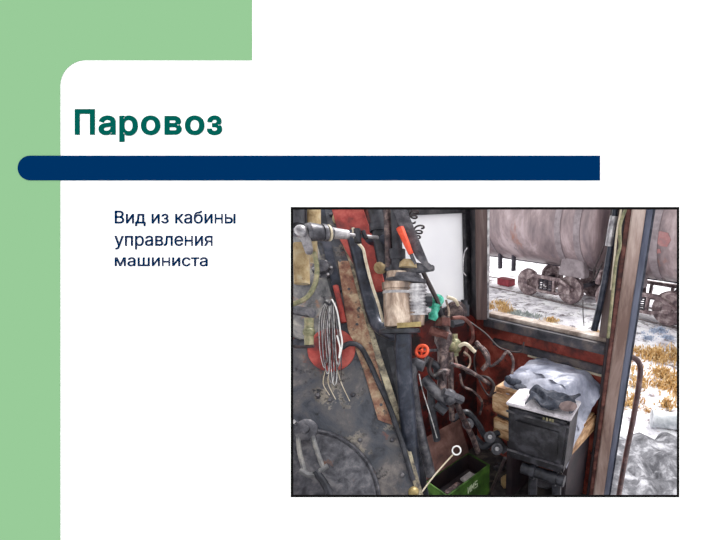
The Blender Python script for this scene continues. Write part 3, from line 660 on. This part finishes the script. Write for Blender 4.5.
for a_ in (.42, .85):
    t.part('leg', MB().tube([bx(a_, .05, .47), bx(a_+.02, .05, .3), bx(a_+(.2 if a_ > .5 else .02), .04, 0)], .022, 10), 'dark')
t.done()
# rag on the box
def rag(a, b):
    x = .28+a*.70+.05*sin(b*7); y = .008+b*.13+.014*sin(a*9)
    z = .813+.016*abs(sin(a*8+b*4))+.018*sin(b*5+a*6)**2+.008*sin(a*17+b*9)+.012*sin(b*3.1)
    return bx(x, y, z)
t = Thing('rag', 'dark crumpled work gloves lying on the black box', 'gloves')
t.part('cloth', MB().sheet(rag, 26, 16, V((0, 0, -.012))), 'rag', angle=60)
t.part('folded_cuff', MB().ball(bx(.93, .03, .835), .03, 12, (1.3, .9, .7)), 'ragbrown', label='brown folded cuff')
t.done()
single('work_glove', 'grey-green crumpled glove at the near left corner of the seat cover', 'glove',
       MB().ball(on_z(514, 382, .80), .03, 12, (1.3, .8, .6)).ball(on_z(520, 387, .80), .024, 10, (1.4, .8, .6)).ball(on_z(508, 379, .82), .018, 10), 'rag')

# ================================================================ TOOLBOX
H1 = V((-.32, 1.63, 0)); e1 = V((.66, .75, 0)).normalized(); e2 = V((.75, -.66, 0)).normalized(); LB, WB = .33, .17
def tb(a, b, z): return H1 + e1*a + e2*b + Z*z
def tbox(mb, a0, a1, b0, b1, z0, z1): return mb.box(tb((a0+a1)/2, (b0+b1)/2, (z0+z1)/2), e1*((a1-a0)/2), e2*((b1-b0)/2), Z*((z1-z0)/2))
t = Thing('toolbox', 'green metal toolbox with its brown lid open on the cab floor', 'toolbox')
w_ = .006; mb = MB()
tbox(mb, 0, LB, 0, w_, 0, .24); tbox(mb, 0, LB, WB-w_, WB, 0, .24); tbox(mb, 0, w_, 0, WB, 0, .24); tbox(mb, LB-w_, LB, 0, WB, 0, .24); tbox(mb, 0, LB, 0, WB, 0, .01)
b_ = t.part('box_body', mb, 'boxgreen')
lidv = -e2*.075 + Z*.20
t.part('lid', MB().hexa([tb(0, 0, .24), tb(LB, 0, .24), tb(LB, .012, .245), tb(0, .012, .245), tb(0, 0, .24)+lidv, tb(LB, 0, .24)+lidv, tb(LB, .012, .245)+lidv, tb(0, .012, .245)+lidv]), 'lid', bevel=.003, label='brown rusty lid')
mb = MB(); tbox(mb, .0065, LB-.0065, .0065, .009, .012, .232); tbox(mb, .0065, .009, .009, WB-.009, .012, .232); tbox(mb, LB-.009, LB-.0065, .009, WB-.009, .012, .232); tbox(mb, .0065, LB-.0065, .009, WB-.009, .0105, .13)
t.part('dark_inside', mb, 'postdark')  # dark inner panels added to make the open box look darker inside
mb = MB(); tbox(mb, .0, LB, WB, WB+.004, .225, .24); t.part('rim', mb, 'boxgreen')
# painted marks on the front, reading like ИМ5
def stroke(mb, pts, r=.0028):
    for p, q in zip(pts, pts[1:]):
        a, b = tb(p[0], WB+.002, p[1]), tb(q[0], WB+.002, q[1]); mb.cyl(a, b, r, seg=6)
mb = MB(); x = .15; s_ = .018; z0 = .155; z1 = .195
stroke(mb, [(x, z1), (x, z0), (x+s_, z1), (x+s_, z0)]); x += .028
stroke(mb, [(x, z0), (x, z1), (x+s_/2, z0+.012), (x+s_, z1), (x+s_, z0)]); x += .028
stroke(mb, [(x+s_, z1), (x, z1), (x, (z0+z1)/2), (x+s_, (z0+z1)/2), (x+s_, z0), (x, z0)])
t.part('lettering', mb, 'mark', label='small pale painted marks')
t.done()
single('paper_scrap', 'pale folded paper lying inside the open toolbox', 'paper', tbox(MB(), .17, .25, .09, .14, .185, .2), 'paper', bevel=.003)
single('tool_tray', 'dull maroon tool inside the toolbox near its front rim', 'tool', tbox(MB(), .04, .15, .09, .13, .17, .195), 'maroon', bevel=.006)
t = Thing('ring_poker', 'thin pale steel rod with a ring end leaning over the toolbox', 'poker')
c = at(456.5, 450.5, 1.5); t.part('ring', MB().torus(c, (EYE-c), R_(4.2, 1.5), R_(.75, 1.5), 20, 6), 'whitewire')
t.part('shaft', MB().tube([at(453, 454.5, 1.5), at(434, 476, 1.46), at(416, 500, 1.42)], R_(.8, 1.48), 6), 'cream'); t.done()
single('yellow_knob', 'round dull yellow knob at the foot of the backhead', 'knob', MB().ball(at(413.5, 492, 1.36), R_(5.5, 1.36)).cyl(at(413.5, 492, 1.36), at(409, 512, 1.36), R_(3, 1.36)), 'brass')
# scraps on floor
def chunk(name, label, cat, px, py, r, m, sq=(1, 1, .6), seed=1, z=0, group=None):
    rn = random.Random(seed); c = on_z(px, py, z); mb = MB().ball(c+Z*r*sq[2]*.8, r, 12, sq)
    for v in mb.v: v += V([rn.uniform(-1, 1)*r*.13 for _ in range(3)])
    return single(name, label, cat, mb, m, angle=25, group=group)
chunk('wood_block', 'pale yellow wood scrap on the floor left of the box stand', 'wood', 506, 487, .035, 'woodbit', (1, .8, 1.4), 2)
chunk('stone', 'pale rough lump of stone on the floor under the black box', 'stone', 545, 486, .05, 'rock', (1.3, .9, .8), 3)
chunk('stone', 'small grey stone on the floor right of the box stand', 'stone', 563, 490, .035, 'rock', (1, .9, .7), 4)
chunk('stone', 'dark grey lump on the floor right of the toolbox', 'stone', 500, 470, .04, 'iron', (1.2, 1, .7), 8)
single('brown_stake', 'short brown wooden stake left of the box stand', 'stake', MB().tube([on_z(514, 482, 0), on_z(514, 482, 0)+Z*.2], .018, 8, 0), 'rust')
single('leaning_bar', 'dark bar leaning from floor to black box edge', 'bar', MB().tube([on_z(487, 500, 0), at(505, 458, 1.78)], .008, 8, 0), 'darkwire')

# ================================================================ WINDOW JAMB WIRES
def wpt(px, py, n=.03): return on_plane(px, py, W(0, n, 0), Nn)
t = Thing('window_strut', 'blue-grey tube hanging slightly bowed down the right side of the open window', 'tube')
t.part('tube', MB().tube([wpt(616, 203), wpt(612, 236), wpt(608, 262), wpt(603, 290), wpt(598, 314), wpt(594, 330)], (.012, .017), 10), 'bluepipe')
t.part('upper_sleeve', MB().tube([wpt(614, 216, .034), wpt(611, 232, .034), wpt(609, 246, .034)], .017, 10), 'steel', label='pale sleeve'); t.done()
pipe('hanging_cable', 'dark cable hanging beside the window strut', [(613, 205, 1.74), (604, 245, 1.76), (595, 268, 1.78), (594, 280, 1.8), (603, 262, 1.8)], .9, 'darkwire', 'cable')
pipe('hanging_cable', 'cream cable running down the brown jamb', [(622, 205, 1.6), (617, 232, 1.62), (614, 262, 1.66), (611, 290, 1.7)], 1.1, 'cream', 'cable')
pipe('hanging_cable', 'grey-green twisted cable beside the doorway post top', [(627, 205, 1.58), (620, 226, 1.58), (620, 246, 1.6), (616, 262, 1.62), (612, 300, 1.68), (608, 338, 1.72)], 1.8, 'greenbrz', 'cable')
pipe('window_string', 'thin string hanging in the middle of the open window', [(583, 300, 1.96), (583, 312, 1.95), (584, 326, 1.93)], .5, 'darkwire', 'string')
pipe('handrail', 'rusty brown handrail pipe bent over outside the doorway', [(612, 362, 2.1), (622, 356, 2.1), (634, 358, 2.1), (640, 366, 2.1), (639, 384, 2.12), (633, 420, 2.16), (625, 460, 2.2), (617, 505, 2.25)], 2.8, 'handrail', 'handrail', 12)

# ================================================================ OUTSIDE
GZ = -1.75
def hill(a, b):
    x = -25+a*70; y = 2.6+b*75
    return V((x, y, GZ + .04*sin(x*1.3+y*.7)*sin(y*.9)))
gm = MB(); n = 60
gm.sheet(lambda a, b: V((-30+80*a, 1.0+80*b*b, GZ-.03+.05*sin((-30+80*a)*1.7+b*40)*sin(b*60))), 110, 90, V((0, 0, -.1)))
struct('ground', gm, 'snow')
T = V((.70, -.714, 0)).normalized(); TN = V((.714, .70, 0)).normalized()     # along the track, away from camera
P0 = on_z(567, 303, GZ); P0.z = GZ
def tk(s, n, z): return P0 + T*s + TN*n + Z*z
def tkbox(mb, s0, s1, n0, n1, z0, z1): return mb.box(tk((s0+s1)/2, (n0+n1)/2, (z0+z1)/2), T*((s1-s0)/2), TN*((n1-n0)/2), Z*((z1-z0)/2))
t = Thing('railway_track', 'railway track half buried in snow under the tank wagons', 'track')
for n_ in (0, 1.52):
    mb = MB(); tkbox(mb, -26, 9, n_-.035, n_+.035, -.02, .0); tkbox(mb, -26, 9, n_-.07, n_+.07, -.12, -.1); tkbox(mb, -26, 9, n_-.012, n_+.012, -.1, -.02)
    t.part('rail', mb, 'rail')
for k in range(48):
    s_ = -20+k*.6
    t.part('sleeper', tkbox(MB(), s_-.12, s_+.12, -.55, 2.07, -.16, -.08), 'ballast')
t.part('ballast_bed', tkbox(MB(), -26, 9, -1.3, 2.9, -.2, -.085), 'bed')
r_ = t.done()
def wagon(name, label, s_end, sgn, length, hue, q0):
    # s_end: coordinate of the tank end nearest the gap ; sgn: direction in which the wagon extends
    t = Thing(name, label, 'tank wagon', 'tank wagons on the track')
    mid = .76; R = 1.5; zc = 2.62
    a = tk(s_end, mid, zc); dirv = T*sgn
    prof = [(0, .01), (.02, .7), (.06, 1.2), (.12, 1.42), (.2, R), (length-.36, R), (length-.22, 1.35), (length-.1, 1.0), (length, .01)]
    t.part('tank', MB().lathe(a, dirv, prof, 48), hue)
    for q in (.5, 1.2, 4.4, 7.2, length-1.0):
        t.part('band', MB().lathe(tk(s_end+sgn*q, mid, zc), dirv, [(0, R), (0, R+.025), (.22 if q < 2 else .05, R+.025), (.22 if q < 2 else .05, R)], 48), 'tankband')
    t.part('centre_sill', tkbox(MB(), min(s_end-sgn*.12, s_end+sgn*(length+.12)), max(s_end-sgn*.12, s_end+sgn*(length+.12)), mid-.25, mid+.25, 1.10, 1.35), 'under', bevel=.02)
    for q in (3.7, 4.4, 5.1, 5.8):
        t.part('bracket', tkbox(MB(), s_end+sgn*q-.05, s_end+sgn*q+.05, -.1, .05, .80, 1.5), 'under')
    t.part('end_beam', tkbox(MB(), s_end-sgn*.1-.08, s_end-sgn*.1+.08, -.45, 1.97, .92, 1.32), 'bogie', bevel=.02)
    for q in (q0, length-2.0):
        c = s_end+sgn*q; e = s_end+sgn*max(.55, q-1.1) if q < 3 else c+sgn*.72
        t.part('saddle', MB().prism([tk(e-.5, -.3, .98), tk(e+.5, -.3, .98), tk(e+.5, -.3, 1.12), tk(e+.32, -.3, 1.85), tk(e-.32, -.3, 1.85), tk(e-.5, -.3, 1.12)], TN*.3), 'tankband', bevel=.02)
        sf = MB()
        for n_ in (-.2, 1.6):
            P = [(-1.25, .42), (-.85, .34), (-.55, .24), (.55, .24), (.85, .34), (1.25, .42), (1.25, .62), (.75, .82), (.4, .92), (-.4, .92), (-.75, .82), (-1.25, .62)]
            i_ = [(-.62, .5), (-.3, .38), (-.3, .74), (-.55, .7)]
            sf.prism([tk(c+x, n_, z) for x, z in [(-1.15, .56), (-.6, .84), (.6, .84), (1.15, .56), (1.12, .48), (.55, .73), (-.55, .73), (-1.12, .48)]], TN*.12)
            sf.prism([tk(c+x, n_, z) for x, z in [(-1.1, .48), (-.5, .24), (.5, .24), (1.1, .48), (.98, .48), (.47, .33), (-.47, .33), (-.98, .48)]], TN*.12)
            for x in (-.38, .3): tkbox(sf, c+x, c+x+.08, n_, n_+.12, .3, .72)
            for x in (-1.05, .80): tkbox(sf, c+x, c+x+.25, n_-.04, n_+.12, .37, .60)
        bo = t.part('bogie', sf, 'bogie')
        sp = MB()
        for x in (-.2, 0, .2):
            P = [tk(c+x+.07*cos(a_), -.14+.07*sin(a_), .32+.38*a_/(12*pi)) for a_ in [k*pi/4 for k in range(49)]]
            sp.tube(P, .02, 6, 0)
        t.part('spring', sp, 'under', parent=bo)
        for x in (-.925, .925):
            for n_, o_ in ((0, 1), (1.52, -1)):
                w = MB().lathe(tk(c+x, n_-.06*o_, .475), TN*o_, [(0, .40), (.0, .475), (.10, .475), (.10, .50), (.13, .50), (.13, .42), (.07, .38), (.06, .16), (-.01, .14), (-.012, .001)], 28)
                t.part('wheel', w, 'bogie', parent=bo)
            t.part('axle', MB().cyl(tk(c+x, -.1, .475), tk(c+x, 1.62, .475), .08), 'under', parent=bo)
    return t.done()
sb = -(-0.0)
# bogie centre of the left wagon is seen near pixel x=552
pc = on_z(550, 298, GZ); s1 = (pc-P0).dot(T)
wagon('tank_wagon', 'pinkish grey tank wagon filling the open window, with its end bogie in view', s1+2.05, -1, 10.8, 'tank', 2.05)
pc = on_z(640, 316, GZ); s2 = (pc-P0).dot(T)
W2 = wagon('tank_wagon', 'grey tank wagon with reddish stain seen right of the doorway post', s2-.85, 1, 10.8, 'tank', .85)
def tpatch(poly, name, lab):
    mb = MB(); ax0 = tk(0, .76, 2.62); R = 1.512; out = []
    for x, y in poly:
        r = ray(x, y); o = EYE-ax0; o = o-T*o.dot(T); q = r-T*r.dot(T)
        a, b, c = q.dot(q), 2*o.dot(q), o.dot(o)-R*R; tt = (-b-math.sqrt(max(b*b-4*a*c, 0)))/(2*a); out.append(EYE+r*tt)
    return mb.prism(out, TN*.006)
for k, P in enumerate([[(654, 234), (660, 231), (668, 233), (671, 240), (667, 247), (660, 246), (655, 241)], [(650, 239), (654, 240), (655, 247), (651, 246)], [(653, 249), (660, 249), (661, 253), (654, 254)]]):
    o = link('red_mark', tpatch(P, '', ''), 'fadedred'); o.data.transform(Matrix.Translation(-W2.location)); o.parent = W2; o['label'] = 'faded reddish painted mark'
# small red crate & fence
mb = MB(); c = on_z(506, 285, GZ); c.z = GZ
single('red_crate', 'small dark red crate lying in the snow beyond the rails', 'crate', mb.box(c+Z*.14, T*.34, TN*.2, Z*.14), 'redbox', bevel=.02)
# clumps
def clump(label, px, py, m, w, h, nb, seed, group='grass clumps in the snow'):
    rn = random.Random(seed); c = on_z(px, py, GZ); mb = MB()
    k_ = 1 if w > .3 else .1
    tuft = [(rn.uniform(-1, 1)*w*k_, rn.uniform(-1, 1)*w*k_, rn.uniform(.3, 1)) for _ in range(9)]
    for _ in range(nb):
        q0 = tuft[rn.randrange(len(tuft))]; a = rn.uniform(0, 2*pi); r = w*(.33 if w > .3 else .5)*abs(rn.gauss(0, .8)); p = c+V((q0[0]+cos(a)*r, q0[1]+sin(a)*r, -.04))
        hh = h*q0[2]*rn.uniform(.3, 1)/(1+r/w); l = V((rn.uniform(-1, 1), rn.uniform(-1, 1), 0))*hh*.6
        s_ = V((rn.uniform(-1, 1), rn.uniform(-1, 1), 0)).normalized()*rn.uniform(.006, .016)*(1+w*.5)
        q = p+l*.4+Z*hh*.6; e = p+l+Z*hh*rn.uniform(.6, 1)
        mb.add([p-s_, p+s_, q+s_*.8, q-s_*.8, e], [(0, 1, 2, 3), (3, 2, 4)])
    single('grass_clump', label, 'grass', mb, m, group=group)
clump('ochre grass clump at the left corner of the open window', 497, 307, 'ochre', .55, .5, 900, 1)
clump('second ochre grass tuft showing over the middle of the sill', 551, 320, 'ochre', .3, .3, 400, 2)
clump('grey-green weeds between the two ochre tufts above the sill', 527, 316, 'greengrass', .45, .3, 500, 3)
clump('blue-grey weeds just below the right wagon bogie', 652, 334, 'bluegrass', .4, .28, 700, 4)
clump('large ochre grass clump right of the doorway post', 654, 366, 'ochre', .9, .5, 2600, 5)
clump('ochre grass around the bend of the handrail', 668, 392, 'ochre', .5, .4, 1300, 6)
clump('ochre grass low between the doorway post and the handrail', 630, 398, 'ochre', .4, .35, 1000, 7)
clump('sparse ochre grass above the grey pipe', 648, 412, 'ochre', .25, .22, 400, 8)
clump('ochre tuft in the window right corner by the hanging tube', 596, 334, 'ochre', .25, .3, 300, 9)
t = Thing('fallen_pipe', 'pale blue-grey pipe section lying in the snow by the rocks', 'pipe')
a, b = on_z(650, 426, GZ), on_z(700, 432, GZ); L = (b-a).length
t.part('barrel', MB().lathe(a+Z*.14, b-a, [(0, .1), (0, .145), (.06, .145), (.06, .13), (L, .13)], 20), 'bag'); t.done()
for i, (px, py, r, sq, lab) in enumerate([(668, 448, .22, (1.3, 1, .6), 'smaller snowy grey rock just under the fallen pipe'), (650, 485, .62, (1.5, 1.1, .42), 'large snowy grey rock filling the bottom right corner'), (622, 452, .3, (1, 1, .5), 'grey snowy rock behind the handrail foot')]):
    rn = random.Random(40+i); c = on_z(px, py, GZ); mb = MB().ball(c+Z*r*sq[2]*.35, r, 26, sq)
    for v in mb.v: v += (v-c).normalized()*r*.12*(sin(v.x*17+i)+sin(v.y*13)+sin(v.z*19))
    single('rock', lab, 'rock', mb, 'rock', group='rocks beside the track', angle=60)

# ================================================================ LIGHT
w = bpy.data.worlds.new('overcast'); sc.world = w; w.use_nodes = True
w.node_tree.nodes['Background'].inputs[0].default_value = (1, 1, 1, 1); w.node_tree.nodes['Background'].inputs[1].default_value = WS
sl = bpy.data.lights.new('bright_sky_sun', 'SUN'); sl.energy = 4.0; sl.angle = radians(14); sl.color = (1, .98, .96)
so = bpy.data.objects.new('bright_sky_sun', sl); C.objects.link(so); so.location = (6, 8, 10)
el, az = radians(54), radians(38)
sd = V((sin(az)*cos(el), cos(az)*cos(el), sin(el)))
so.rotation_euler = sd.to_track_quat('Z', 'Y').to_euler()
sc.view_settings.view_transform = 'Standard'; sc.view_settings.look = 'None'; sc.view_settings.exposure = 0; sc.view_settings.gamma = 1
sc.view_settings.use_curve_mapping = False
